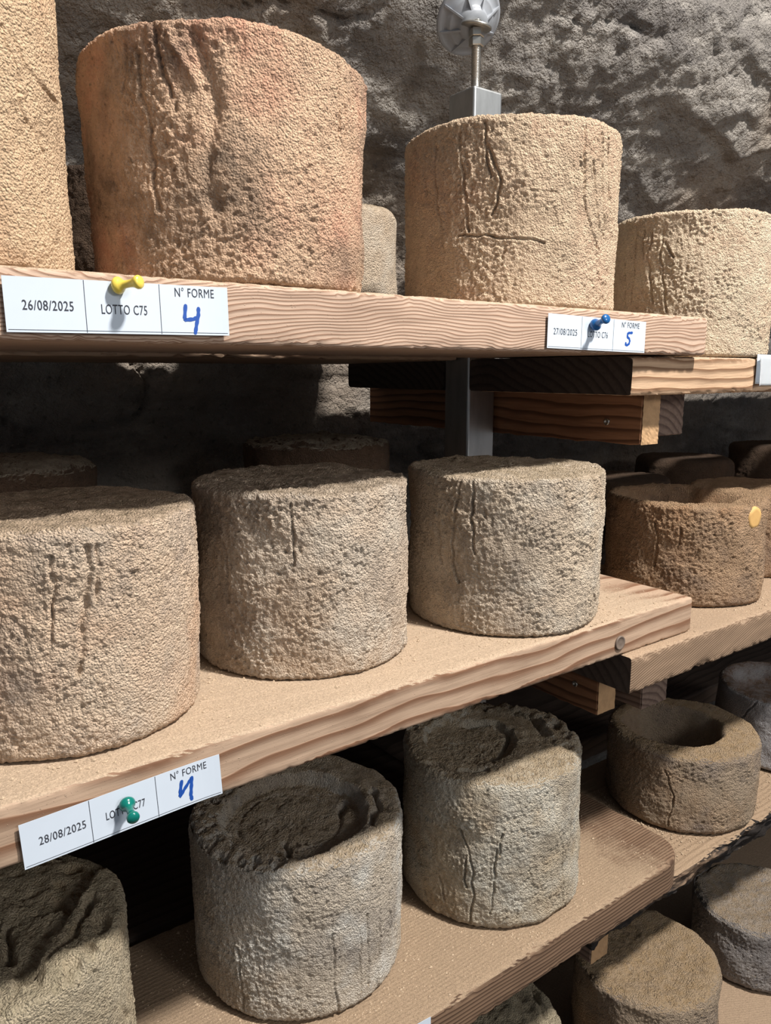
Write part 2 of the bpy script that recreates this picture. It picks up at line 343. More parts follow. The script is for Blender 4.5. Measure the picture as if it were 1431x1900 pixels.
# ------------------------------------------------------------------ planks
def plank(name, x0, x1, yf, yb, zt, thick, mat, label, seed, dust=lambda x, y: 1.0 + 0 * x, round_r=0.003, wane=0.0, chip=0.0012, corner=0.0, yaw=0.0, group=None, tilt=0.0, endmat=None, cat='shelf plank', step=0.004):
    """rounded section swept along x; surface chipped along its edges"""
    w_, h_ = yb - yf, thick
    sec = []
    def arc(cy, cz, a0, a1, k=4):
        for i in range(k): 
            a = math.radians(a0 + (a1 - a0) * i / (k - 1)); sec.append((cy + round_r * math.cos(a), cz + round_r * math.sin(a)))
    def run(p, q, st):
        n = max(1, int(math.hypot(q[0] - p[0], q[1] - p[1]) / st))
        for i in range(1, n): sec.append((p[0] + (q[0] - p[0]) * i / n, p[1] + (q[1] - p[1]) * i / n))
    r = round_r
    a = (-w_ / 2, -h_ / 2); b = (w_ / 2, h_ / 2)
    arc(a[0] + r, a[1] + r, 270, 180); run((a[0], a[1] + r), (a[0], b[1] - r), 0.003)
    arc(a[0] + r, b[1] - r, 180, 90); run((a[0] + r, b[1]), (b[0] - r, b[1]), 0.008)
    arc(b[0] - r, b[1] - r, 90, 0); run((b[0], b[1] - r), (b[0], a[1] + r), 0.02)
    arc(b[0] - r, a[1] + r, 0, -90); run((b[0] - r, a[1]), (a[0] + r, a[1]), 0.02)
    sec = np.array(sec); m = len(sec)
    Lx = x1 - x0; n = int(Lx / step) + 1
    xs = np.linspace(-Lx / 2, Lx / 2, n)
    shrink = [(-Lx / 2 + 0.0, 0.0015)]
    X = np.repeat(xs, m); S = np.tile(sec, (n, 1))
    V = np.stack([X, S[:, 0], S[:, 1]], 1)
    # end rounding
    e = np.minimum(X + Lx / 2, Lx / 2 - X); k = np.clip(1 - e / 0.0035, 0, 1)
    V[:, 1] *= 1 - k ** 2 * 0.004; V[:, 2] *= 1 - k ** 2 * 0.03
    if corner:                                   # front right corner worn round in plan
        ex = X - (Lx / 2 - corner); c = np.clip(ex / corner, 0, 1); front = (V[:, 1] < 0)
        V[:, 1] = np.where(front, V[:, 1] * 1 + np.where(c > 0, (1 - np.sqrt(np.clip(1 - c ** 2 * 0.98, 0, 1))) * corner * np.clip((-V[:, 1]) / (w_ / 2) * 2 - 1, 0, 1), 0), V[:, 1])
    P = V + np.array([seed * 3.1, 0, 0])
    nz = 0.0004 * pn(P, 14, seed) + 0.0003 * pn(P * np.array([0.15, 1, 1]), 120, seed + 1)
    edge = np.minimum(np.abs(np.abs(V[:, 1]) - w_ / 2) + np.abs(np.abs(V[:, 2]) - h_ / 2), 1)
    near = np.exp(-(edge / 0.006) ** 2)
    ch = chip * near * (0.9 * sst(0.1, 0.6, fbm(P, 260, 2, seed + 2)) + 1.2 * sst(0.35, 0.7, pn(P, 55, seed + 3)))
    V[:, 1] -= np.sign(V[:, 1]) * (ch + 0) ; V[:, 2] -= np.sign(V[:, 2]) * (ch - nz * 0.6)
    fr = V[:, 1] < -w_ / 2 + 0.004
    V[:, 1] += np.where(fr, nz, 0)
    if wane:                                     # torn bark edge along the front
        zz = V[:, 2] / h_
        wv = fbm(P * np.array([0.25, 1, 1.0]), 60, 4, seed + 7)
        tear = wane * (0.55 * sst(-0.2, 0.5, -zz + 0.0) + 0.5 * wv + 0.35 * np.abs(pn(P * np.array([0.12, 1, 1]), 150, seed + 9)))
        V[:, 1] += np.where(V[:, 1] < -w_ / 2 + 0.012, np.clip(tear, -0.003, wane), 0)
    if yaw or tilt:
        c, s = math.cos(yaw), math.sin(yaw); V[:, 0], V[:, 1] = V[:, 0] * c - V[:, 1] * s, V[:, 0] * s + V[:, 1] * c
        V[:, 2] += V[:, 1] * tilt
    idx = np.arange(n * m).reshape(n, m)
    nxt = np.roll(idx, -1, axis=1)
    q = np.stack([idx[:-1], nxt[:-1], nxt[1:], idx[1:]], -1).reshape(-1, 4)
    c0, c1 = len(V), len(V) + 1
    V = np.vstack([V, [[-Lx / 2, 0, 0], [Lx / 2, 0, 0]]])
    # end caps as fans
    t0 = np.stack([np.full(m, c0), nxt[0], idx[0]], 1); t1 = np.stack([np.full(m, c1), idx[-1], nxt[-1]], 1)
    me = new_mesh(name, V, q[:, ::-1], True, np.vstack([t0[:, ::-1], t1[:, ::-1]]))
    # dust cover as a vertex weight
    att = me.attributes.new('dust', 'FLOAT', 'POINT')
    att.data.foreach_set('value', np.asarray(dust(V[:, 0] + (x0 + x1) / 2, V[:, 1] + (yf + yb) / 2), np.float32))
    fl_ = np.zeros(len(me.polygons), bool); 
    o = link(name, me, [mat] + ([endmat] if endmat else []), None, ((x0 + x1) / 2, (yf + yb) / 2, zt - thick / 2 + ZO))
    if endmat:
        mi = np.zeros(len(me.polygons), np.int32); mi[-2 * m:] = 1; me.polygons.foreach_set('material_index', mi)
    me.set_sharp_from_angle(angle=math.radians(50))
    return tag(o, label, cat, group)
one = lambda x, y: 1.0 + 0 * x
endfade = lambda a, b: (lambda x, y: 1.0 - 0.75 * sst(a, b, x + 0.25 * (y - 0.5)))
GP = 'shelf planks'
plank('shelf_plank', -0.55, 0.813, 0.4945, 0.755, 0.060, 0.042, M_WTOP, 'light pine top plank with two white labels under the tallest orange cheeses', 1, one, chip=0.0010, yaw=0.004)
plank('shelf_plank', 0.700, 2.30, 0.5095, 0.764, 0.0168, 0.042, M_WRT, 'pine plank with bold grain at upper right, under the cheese cut by the right edge', 2, one, chip=0.0016, endmat=M_WDARK)
plank('shelf_plank', -0.55, 0.695, 0.785, 1.092, 0.0535, 0.040, M_WBACK, 'rear plank of the top shelf seen as a thin strip beneath the front plank', 3, one, chip=0.003, tilt=-0.01, step=0.008)
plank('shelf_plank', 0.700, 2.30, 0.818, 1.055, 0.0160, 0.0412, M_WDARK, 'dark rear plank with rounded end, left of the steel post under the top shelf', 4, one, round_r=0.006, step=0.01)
plank('shelf_plank', -0.55, 0.803, 0.4815, 0.745, -0.260, 0.042, M_WMID, 'pine plank of the middle shelf with wavy brown grain and a round screw', 5, endfade(0.68, 0.82), chip=0.0010, yaw=0.004)
plank('shelf_plank', 0.676, 2.30, 0.4685, 0.752, -0.3025, 0.042, M_WRM, 'dusty plank with fine slanting grain at right of the middle shelf, dark sawn end', 6, one, chip=0.0018, endmat=M_WDARK, yaw=-0.004)
plank('shelf_plank', -0.55, 0.69, 0.765, 1.080, -0.262, 0.040, M_WBACK, 'rear plank of the middle shelf in deep shade behind the three front cheeses', 7, one, step=0.01)
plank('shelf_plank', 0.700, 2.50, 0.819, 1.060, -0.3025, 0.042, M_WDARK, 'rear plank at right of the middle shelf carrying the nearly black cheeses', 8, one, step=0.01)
plank('shelf_plank', -0.55, 0.846, 0.4875, 0.752, -0.610, 0.042, M_WLOW, 'brown plank of the lower shelf with fine straight grain and a worn rounded corner', 9, endfade(0.66, 0.86), chip=0.0014, corner=0.045, round_r=0.004)
plank('shelf_plank', 0.688, 2.40, 0.5015, 0.756, -0.6535, 0.040, M_WRL, 'dusty plank with torn black bark edge at right of the lower shelf', 10, one, chip=0.002, wane=0.016, yaw=-0.004)
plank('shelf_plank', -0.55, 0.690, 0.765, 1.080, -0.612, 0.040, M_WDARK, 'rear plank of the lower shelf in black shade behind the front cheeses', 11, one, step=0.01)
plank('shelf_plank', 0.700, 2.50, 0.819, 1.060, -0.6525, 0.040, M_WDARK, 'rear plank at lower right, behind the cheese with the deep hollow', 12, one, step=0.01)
plank('shelf_plank', -0.55, 0.772, 0.4875, 0.752, -0.958, 0.042, M_WLOW, 'lowest front plank, under the cracked cheese at the bottom edge of the photo', 13, one, step=0.008)
plank('shelf_plank', 0.676, 2.40, 0.440, 0.752, -1.000, 0.042, M_WRM, 'lowest dusty plank at the bottom right corner, under the two cheeses there', 14, one, step=0.008)

# ------------------------------------------------------------------ bearers, posts, threaded foot
def board(name, lo, hi, mat, label, end_mat=None, seed=0, parent=None, group=None):
    """a sawn timber running along y, front end face in its own end-grain part"""
    c = [(lo[i] + hi[i]) / 2 for i in range(3)]; hx, hy, hz = [(hi[i] - lo[i]) / 2 for i in range(3)]
    # wood_mat expects growth along x: build along x then rotate by 90 degrees
    bm = bmesh.new(); add_box(bm, (-hy, -hx, -hz), (hy, hx, hz), 0.0012, 1)
    bmesh.ops.subdivide_edges(bm, edges=[e for e in bm.edges if e.calc_length() > 0.1], cuts=40, use_grid_fill=True)
    V = np.array([v.co[:] for v in bm.verts]); dn = 0.0016 * fbm(V + seed, 60, 3, seed)
    for v, d in zip(bm.verts, dn):
        if v.co.z < -hz + 0.003: v.co.z += d * 1.2
        v.co.y += d * 0.3
    o = bm_obj(name, bm, mat, None, (c[0], c[1], c[2] + ZO), (0, 0, math.radians(90)))
    tag(o, label, 'bearer', group)
    if end_mat:
        bm = bmesh.new(); n = 10
        bmesh.ops.create_grid(bm, x_segments=n, y_segments=n * 2, size=1.0)
        for v in bm.verts:
            yv, zv = v.co.x * (hx - 0.0006), v.co.y * (hz - 0.0006)
            v.co = Vector((-hy - 0.0004 - 0.0009 * random.random(), yv, zv))
        bm_obj('end_grain', bm, end_mat, o)
    return o
def screw(parent_name_loc, r, mat, parent, axis='x', slot=True):
    bm = bmesh.new()
    add_lathe(bm, [(r * 0.3, -0.006), (r, -0.0015), (r, 0.0006), (r * 0.82, 0.0014), (r * 0.45, 0.0017), (r * 0.40, 0.0004), (0.0004, 0.0002)], 20)
    x, y, z = parent_name_loc
    o = bm_obj('screw', bm, mat, None, (x, y, z + ZO), (0, math.radians(-90), 0) if axis == 'x' else (math.radians(90), 0, 0), smooth=True)
    if parent:
        bpy.context.view_layer.update()
        o.parent = parent; o.matrix_parent_inverse = parent.matrix_world.inverted()
    return o
b1 = board('shelf_bearer', (0.7565, 0.535, -0.0835), (0.7895, 1.075, -0.0258), M_BEAR, 'reddish timber bearer with one screw under the upper right plank', M_END, 1)
b2 = board('shelf_bearer', (0.7905, 0.552, -0.0760), (0.864, 1.075, -0.0258), M_BEARD, 'dark rough timber bearer tight beside the reddish one under the upper right plank', M_BEARD, 2)
b3 = board('shelf_bearer', (0.7570, 0.576, -0.4305), (0.7925, 1.07, -0.3455), M_BEAR, 'reddish timber bearer below the dark end of the middle right plank', M_END, 3)
b4 = board('shelf_bearer', (0.812, 0.550, -0.4285), (0.866, 1.07, -0.3455), M_BEARD, 'short dark bearer end under the middle right plank, above the hollow cheese', M_BEARD, 4)
b5 = board('shelf_bearer', (0.7570, 0.565, -0.785), (0.7925, 1.07, -0.6945), M_BEARD, 'bearer end peeping out below the torn bark plank', M_END, 5)
screw((0.7560, 0.583, -0.0585), 0.0042, M_ZINC, b1)
screw((0.7565, 0.612, -0.4000), 0.0042, M_ZINC, b3)

def steel_post():
    root = empty('steel_post', (0.7255, 0.7915, 0))
    tag(root, 'grey square steel post with threaded rod and grey plastic foot against the rock', 'post')
    s = 0.0245; top = 0.352 + ZO
    bm = bmesh.new(); add_box(bm, (-s, -s, 0.004), (s, s, top), 0.003, 3)
    bm_obj('square_tube', bm, M_POST, root, smooth=False)
    bm = bmesh.new(); prof = []
    z = top - 0.02; 
    while z < top + 0.085:
        prof += [(0.0050, z), (0.0060, z + 0.0005), (0.0060, z + 0.0009), (0.0050, z + 0.0014)]; z += 0.00175
    add_lathe(bm, prof, 24); bm_obj('threaded_rod', bm, M_ZINC, root, smooth=True)
    zn = top + 0.0555
    for k in range(2):
        bm = bmesh.new(); h = 0.0105
        add_lathe(bm, [(0.0085, 0), (0.0098, 0.0012), (0.0098, h - 0.0012), (0.0085, h)], 6)
        bm_obj('hex_nut', bm, M_ZINC, root, (0, 0, zn + k * 0.0110), (0, 0, 0.35))
    # foot tilted square to the sloping rock
    foot_r = Vector((0.16, 0.74, 0.65)).to_track_quat('Z', 'Y').to_matrix().to_4x4()
    pivot = Vector((0.001, 0.004, zn + 0.026))
    def put(name, bm, mat, par, off=0.0, smooth=True):
        o = bm_obj(name, bm, mat, par, pivot if par is root else (0, 0, 0), foot_r.to_euler() if par is root else (0, 0, 0), smooth=smooth); return o
    bm = bmesh.new(); add_lathe(bm, [(0.0075, -0.0035), (0.0185, -0.0035), (0.0195, -0.0025), (0.0195, -0.0008), (0.0185, 0.0), (0.0075, 0.0)], 40)
    bm_obj('washer', bm, M_ZINC, root, (0, 0, zn + 0.0255), (math.radians(10), math.radians(4), 0), smooth=True)
    R = 0.0435
    bm = bmesh.new()
    add_lathe(bm, [(0.008, 0.0), (0.0175, 0.0), (0.0195, 0.006), (0.021, 0.0105), (0.0285, 0.0120), (0.0305, 0.0135), (0.0325, 0.0185), (0.0395, 0.0200), (0.0430, 0.0205), (R, 0.0220), (R, 0.0245), (0.0425, 0.0262), (0.010, 0.0262)], 64)
    foot = put('plastic_foot', bm, M_GREYPLASTIC, root)
    for k in range(8):
        a = 2 * math.pi * k / 8 + 0.25
        bm = bmesh.new()
        pts = [(0.0165, 0.0015), (0.0415, 0.0190), (0.0415, 0.0215), (0.0165, 0.0215)]
        vs_ = []
        for sgn in (-1, 1):
            vs_.append([bm.verts.new((math.cos(a) * r_ - math.sin(a) * 0.0011 * sgn, math.sin(a) * r_ + math.cos(a) * 0.0011 * sgn, z_)) for r_, z_ in pts])
        bm.faces.new(vs_[0][::-1]); bm.faces.new(vs_[1])
        for i in range(4):
            j = (i + 1) % 4; bm.faces.new((vs_[0][i], vs_[0][j], vs_[1][j], vs_[1][i]))
        bm_obj('rib', bm, M_GREYPLASTIC, foot)
    bm = bmesh.new(); add_box(bm, (-0.045, -0.045, 0.0), (0.045, 0.045, 0.006), 0.002, 2); bm_obj('base_plate', bm, M_POST, root)
steel_post()

# ------------------------------------------------------------------ cheeses
SIDE_CRACKS = {'A': [[(34.3, 135.3), (37.8, 120.3), (39.9, 108.4), (38.9, 97.7), (41.8, 88.7), (48.3, 79.6), (52.8, 72.2)], [(37.6, 134.5), (45.2, 117.3), (52.5, 110.9), (66.5, 109.0)]], 'B': [[(-10.7, 159.3), (-6.5, 134.8), (-4.0, 114.9), (-4.8, 94.5), (-6.7, 80.7), (-8.0, 66.9), (-3.4, 49.5)], [(-30.9, 146.9), (-30.6, 123.4), (-28.7, 111.2), (-28.3, 88.8), (-28.4, 71.5), (-26.1, 50.1)], [(-23.7, 162.0), (-23.2, 142.2), (-19.7, 118.4)], [(-36.7, 156.8), (-37.4, 138.6), (-39.1, 125.5)], [(47.7, 156.1), (47.2, 108.2)], [(57.2, 158.0), (57.8, 116.9), (58.4, 78.6)], [(63.9, 158.3), (64.6, 100.8)], [(51.6, 151.0), (51.7, 83.7)], [(-20.5, 163.1), (-15.0, 144.7), (-10.5, 128.0)]], 'C': [[(-26.0, 161.0), (-22.9, 121.8), (-21.4, 87.4), (-19.5, 72.3)], [(-10.6, 147.7), (-7.2, 128.4), (-4.4, 116.2), (-5.5, 99.6), (-7.9, 85.4)], [(-13.2, 167.0), (-11.3, 143.2), (-9.1, 119.1)], [(-48.9, 160.1), (-46.3, 113.9)], [(-41.3, 164.2), (-39.2, 106.6), (-34.0, 54.9)], [(-59.0, 159.7), (-58.7, 128.8)], [(37.5, 164.0), (38.2, 121.3), (41.9, 88.0), (51.8, 60.0)], [(44.0, 137.2), (52.0, 75.2)], [(49.4, 163.0), (57.8, 71.5)], [(56.2, 160.7), (65.0, 83.6)], [(-26.0, 68.4), (-11.7, 67.3), (4.1, 62.8), (17.5, 59.5)]], 'F': [[(-28.6, 150.9), (-30.4, 119.6), (-24.1, 67.3)], [(-20.6, 152.4), (-20.8, 117.9), (-16.3, 79.3), (-14.5, 53.6)], [(-41.4, 154.0), (-42.8, 69.6)], [(-57.0, 151.7), (-48.4, 63.6)], [(-36.5, 156.0), (-33.6, 120.2)], [(-18.8, 136.4), (-12.6, 119.9)]], 'G': [[(9.1, 145.7), (9.7, 131.0), (7.1, 113.3), (5.5, 87.8), (3.6, 62.0)], [(3.2, 148.7), (4.4, 132.3)], [(12.7, 146.7), (12.7, 122.8), (11.2, 108.5)], [(-3.5, 142.7), (-3.8, 112.2), (-6.9, 83.4)]], 'H': [[(-4.8, 154.3), (-4.0, 125.2), (-3.5, 102.4)], [(-47.7, 150.0), (-46.5, 124.6)], [(-40.9, 116.6), (-38.8, 65.1)]], 'I': [[(-24.4, 156.7), (-28.1, 118.6), (-29.4, 74.5), (-25.0, 53.5)], [(-17.4, 155.0), (-18.0, 120.5), (-15.3, 83.2)], [(-39.5, 121.5), (-36.9, 66.6)]], 'O': [[(16.1, 89.7), (16.6, 35.5), (18.7, 4.2)], [(31.2, 85.7), (31.3, 16.3)], [(36.1, 94.2), (36.6, 16.2)], [(45.3, 89.9), (43.9, 13.1)], [(55.1, 97.6), (53.4, 12.1)], [(-46.7, 67.5), (-48.0, 1.4)], [(-32.9, 74.8), (-29.6, 6.8)]], 'P': [[(-18.0, 121.1), (-12.1, 96.2), (-8.6, 71.6), (-9.1, 31.7), (-10.5, 4.3)], [(4.8, 102.0), (3.5, 61.6), (2.2, 21.8)], [(7.1, 118.8), (6.8, 94.4)], [(49.2, 108.6), (52.4, 53.8), (54.8, 10.4)], [(-31.3, 51.2), (-27.2, 27.0), (-23.2, 3.0)], [(-43.7, 21.3), (-35.1, -0.8)], [(-13.4, 89.1), (-13.0, 49.9)]], 'M': [[(58.4, 119.0), (65.9, 96.6)], [(35.7, 193.3), (42.1, 166.2)]], 'R': [[(-19.1, 119.8), (-32.5, 80.9)]], 'Q': [[(-10.2, 92.5), (-3.1, 54.5), (-5.5, 10.9)]], 'L': [[(-20.6, 108.4), (-16.9, 80.5), (-18.2, 51.2)], [(-1.0, 105.1), (-2.4, 83.7)]]}
TOP_CRACKS = {'M': [[(74.2, -10.9), (57.6, -34.0), (46.1, -44.8), (31.0, -55.8), (18.0, -68.4)], [(53.6, 15.6), (57.3, -3.3)], [(14.6, 8.8), (7.2, -31.8)]], 'O': [[(78.6, -23.6), (65.9, -53.2), (41.0, -76.7)], [(-33.1, -33.6), (-45.0, -62.4)], [(55.0, -6.3), (36.0, -24.9)]], 'P': [[(33.3, 5.2), (5.8, -17.6), (-22.8, -28.7)], [(13.4, 56.6), (35.6, 30.9), (33.3, 5.2)], [(82.4, 15.5), (57.3, -30.0)], [(-95.3, -0.0), (-84.3, -32.3), (-53.6, -46.6)], [(71.6, 43.0), (73.6, -6.3)]], 'S': [[(92.0, 3.3), (80.7, -21.5), (67.5, -38.1)]]}
CRACK_W = {'B': [(5.0, 2.6), (1.3, 2.0), (1.2, 1.6), (1.1, 1.2), (1.0, 2.0), (1.0, 2.0), (1.0, 2.0), (0.9, 1.6), (2.5, -1.6)], 'G': [(1.8, 3.2)] + [(1.2, 1.8)] * 3, 'M': [(2.0, 3.0)] * 2}

def cheese(key, X, Y, z, r, h, mat, label, group, seed, top=None, taper=1.0, bulge=0.0, edge=0.005, grain=1.0, lump=1.0, res=0.0012, topres=None, pits=1.0, belly=0.0):
    th0 = math.atan2(-Y, -X)
    half = math.radians(102)
    nf = int(2 * half * r / res); nb = max(24, int((2 * math.pi - 2 * half) * r / 0.005))
    th = np.concatenate([np.linspace(-half, half, nf, endpoint=False), np.linspace(half, 2 * math.pi - half, nb, endpoint=False)]); n = len(th)
    # profile: (radius factor, height, region) from bottom centre up and over
    pr = [(0.0, 0.0), (r * 0.6, 0.0), (r - edge, 0.0)]
    pr += [(r - edge + edge * math.sin(a), edge - edge * math.cos(a)) for a in np.linspace(0.25, 1.45, 4)]
    ns = int((h - 2 * edge) / res)
    pr += [(r, edge + (h - 2 * edge) * k / ns) for k in range(ns + 1)]
    pr += [(r - edge + edge * math.cos(a), h - edge + edge * math.sin(a)) for a in np.linspace(0.15, 1.45, max(4, int(edge * 1.5 / res)))]
    tr = topres or res * 1.6; nt = int((r - edge) / tr)
    pr += [((r - edge) * (1 - k / nt), h) for k in range(1, nt)] + [(0.0004, h)]
    pr = np.array(pr); m = len(pr)
    RR = np.repeat(pr[:, 0], n); ZZ = np.repeat(pr[:, 1], n); T = np.tile(th, m)
    f = ZZ / h
    RR = RR * (1 + (taper - 1) * f + belly * np.sin(np.pi * f))
    isside = np.repeat((pr[:, 1] > edge * 0.5) & (pr[:, 1] < h - edge * 0.3), n)
    istop = np.repeat(pr[:, 1] > h - edge * 0.6, n)
    P = np.stack([RR * np.cos(T + th0), RR * np.sin(T + th0), ZZ], 1)
    # profile normals
    dp = np.gradient(pr, axis=0); L = np.hypot(dp[:, 0], dp[:, 1]) + 1e-9
    nr, nz = np.repeat(dp[:, 1] / L, n), np.repeat(-dp[:, 0] / L, n)
    N = np.stack([nr * np.cos(T + th0), nr * np.sin(T + th0), nz], 1)
    Q = P + np.array([seed * 0.731, seed * 0.37, seed * 0.113])
    up = sst(0.0, 0.03, f)                                            # keep the base resting flat
    d = lump * (0.0022 * pn(Q, 14, seed) + 0.0015 * pn(Q, 34, seed + 1)) * (0.3 + 0.7 * up)
    g1 = fbm(Q, 150, 2, seed + 2, 0.6); g2 = pn(Q, 400, seed + 4)
    rough = 0.6 + 0.6 * sst(-0.3, 0.4, pn(Q, 22, seed + 6))
    d += grain * rough * (0.00085 * g1 + 0.0011 * g2)
    d += grain * 0.0007 * (0.5 - np.abs(pn(Q * np.array([1, 1, 0.35]), 120, seed + 8)))       # vertical cloth creases
    d -= pits * 0.0015 * sst(0.45, 0.72, pn(Q, 170, seed + 9)) * sst(-0.1, 0.5, pn(Q, 18, seed + 10))
    # cracks on the side
    S = np.stack([T * r * 1000, ZZ * 1000], 1)
    wob = np.stack([pn(Q, 70, seed + 12), pn(Q, 70, seed + 13)], 1) * 2.6
    Sw = S + wob
    for i, pts in enumerate(SIDE_CRACKS.get(key, [])):
        wd, dep = CRACK_W[key][i] if key in CRACK_W else (0.95, 2.5)
        pp = [(math.radians(a) * r * 1000, zz) for a, zz in pts]
        x0, x1 = min(p[0] for p in pp) - 12, max(p[0] for p in pp) + 12
        sel = np.where(isside & (Sw[:, 0] > x0) & (Sw[:, 0] < x1))[0]
        dd = segdist(Sw[sel], pp)
        dep = dep * np.clip(1.0 + 0.9 * pn(Q[sel], 45, seed + 20), 0.4, 1.6)
        d[sel] += 0.001 * (-dep * np.exp(-(dd / wd) ** 2) + 0.2 * dep * np.exp(-((dd - 2.3 * wd) / (1.1 * wd)) ** 2))
    P = P + N * d[:, None]
    # the top: hollows, sunken crust, crevices
    if top or key in TOP_CRACKS:
        rho = np.where(istop, np.hypot(P[:, 0], P[:, 1]) / r, 2.0)
        P2 = np.stack([P[:, 0], P[:, 1]], 1) * 1000 + wob * 1.6
        dz = np.zeros(len(P))
        if top: dz += top(P[:, 0], P[:, 1], rho, Q, T) * istop
        for pts in TOP_CRACKS.get(key, []):
            dd = segdist(P2, pts); dz -= istop * np.exp(-(dd / 2.6) ** 2) * 0.009
        P[:, 2] += dz
    P[:, 2] = np.where(ZZ <= 0.0, 0.0, np.maximum(P[:, 2], 0.0003))
    idx = np.arange(m * n).reshape(m, n); nxt = np.roll(idx, -1, axis=1)
    q = np.stack([idx[:-1], nxt[:-1], nxt[1:], idx[1:]], -1).reshape(-1, 4)
    o = link('cheese_wheel', new_mesh('cheese_wheel', P, q), mat, None, (X, Y, z + ZO + 0.0009))
    return tag(o, label, 'cheese', group)

def hollow(cx, cy, r0, depth, soft=0.25, seed=0, rimlift=0.0):
    def fn(x, y, rho, Q, T):
        q = np.hypot(x - cx, y - cy) + 0.006 * pn(Q, 25, seed)
        return -depth * (1 - sst(r0 * (1 - soft), r0 * (1 + soft), q)) + rimlift * sst(0.8, 0.97, rho) * 0
    return fn
def crumbly(amount, seed):
    def fn(x, y, rho, Q, T):
        return amount * (fbm(Q, 45, 3, seed, 0.6) - 0.6 * sst(0.1, 0.5, pn(Q, 60, seed + 4)))
    return fn
def combo(*fs): return lambda *a: sum(f(*a) for f in fs)
def ring_sunk(cx, cy, r0, depth, seed, sharp=0.06, amt=0.004):
    def fn(x, y, rho, Q, T):
        q = np.hypot(x - cx, y - cy) * (1 + 0.12 * pn(Q, 18, seed)) + 0.0025 * pn(Q, 70, seed + 1)
        s = 1 - sst(r0 * (1 - sharp), r0 * (1 + sharp), q)
        fiss = np.exp(-((q - r0) / 0.0035) ** 2) * sst(-0.1, 0.4, pn(Q, 16, seed + 3))
        return -depth * s - amt * fiss
    return fn

C_OR = cheese_mat('rind_orange', (0.63, 0.425, 0.285), (0.70, 0.34, 0.23), (0.25, 0.18, 0.13), 0.8, 0.85, seed=1)
C_ORB = cheese_mat('rind_orange_smooth', (0.64, 0.45, 0.29), (0.64, 0.35, 0.20), (0.36, 0.25, 0.16), 0.6, 0.3, seed=2)
C_GOLD = cheese_mat('rind_golden', (0.68, 0.50, 0.35), (0.70, 0.39, 0.26), (0.38, 0.28, 0.19), 0.5, 0.4, seed=3)
C_PALE = cheese_mat('rind_straw', (0.70, 0.545, 0.395), (0.68, 0.43, 0.28), (0.44, 0.34, 0.24), 0.35, 0.3, seed=4)
C_TAN = cheese_mat('rind_tan', (0.63, 0.475, 0.345), (0.62, 0.36, 0.22), (0.29, 0.25, 0.23), 0.5, 0.55, (0.64, 0.54, 0.42), 0.4, seed=5, top=(0.30, 0.225, 0.15))
C_TAN2 = cheese_mat('rind_ashy_tan', (0.58, 0.46, 0.35), (0.52, 0.35, 0.22), (0.27, 0.225, 0.19), 0.5, 0.65, (0.66, 0.58, 0.48), 0.6, seed=6, top=(0.26, 0.20, 0.14))
C_TAN3 = cheese_mat('rind_grey_straw', (0.60, 0.485, 0.365), (0.55, 0.385, 0.24), (0.28, 0.23, 0.19), 0.5, 0.55, (0.68, 0.61, 0.51), 0.6, seed=7, top=(0.34, 0.26, 0.17))
C_GREY = cheese_mat('rind_grey', (0.52, 0.445, 0.355), (0.47, 0.345, 0.23), (0.27, 0.24, 0.22), 0.5, 0.5, (0.66, 0.635, 0.58), 0.8, seed=8, top=(0.42, 0.32, 0.21))
C_GREY2 = cheese_mat('rind_olive_grey', (0.50, 0.425, 0.32), (0.44, 0.31, 0.185), (0.26, 0.23, 0.20), 0.6, 0.5, (0.62, 0.59, 0.51), 0.75, seed=9, top=(0.40, 0.30, 0.19))
C_MOSS = cheese_mat('rind_mossy', (0.44, 0.36, 0.25), (0.40, 0.28, 0.15), (0.24, 0.20, 0.15), 0.4, 0.5, (0.55, 0.48, 0.36), 0.5, seed=10, top=(0.38, 0.32, 0.22))
C_BROWN = cheese_mat('rind_brown', (0.40, 0.265, 0.165), (0.44, 0.23, 0.11), (0.21, 0.15, 0.115), 0.6, 0.6, seed=11, top=(0.33, 0.215, 0.125))
C_BROWNG = cheese_mat('rind_brown_grey', (0.36, 0.275, 0.195), (0.38, 0.23, 0.125), (0.205, 0.17, 0.155), 0.5, 0.6, seed=12, top=(0.40, 0.275, 0.155))
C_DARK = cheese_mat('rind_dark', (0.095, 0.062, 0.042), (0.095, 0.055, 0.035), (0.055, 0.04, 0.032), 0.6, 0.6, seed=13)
C_CRUST = cheese_mat('rind_dark_pale_crust', (0.17, 0.11, 0.075), (0.17, 0.10, 0.06), (0.09, 0.07, 0.055), 0.6, 0.6, seed=14, top=(0.62, 0.54, 0.42))
C_WHITE = cheese_mat('rind_white_bloom', (0.44, 0.415, 0.41), (0.40, 0.34, 0.30), (0.26, 0.25, 0.27), 0.3, 0.45, (0.52, 0.50, 0.50), 0.5, seed=15, top=(0.24, 0.145, 0.09))
C_SLATE = cheese_mat('rind_slate', (0.32, 0.29, 0.27), (0.30, 0.24, 0.19), (0.17, 0.155, 0.16), 0.4, 0.6, seed=16, top=(0.38, 0.28, 0.18))

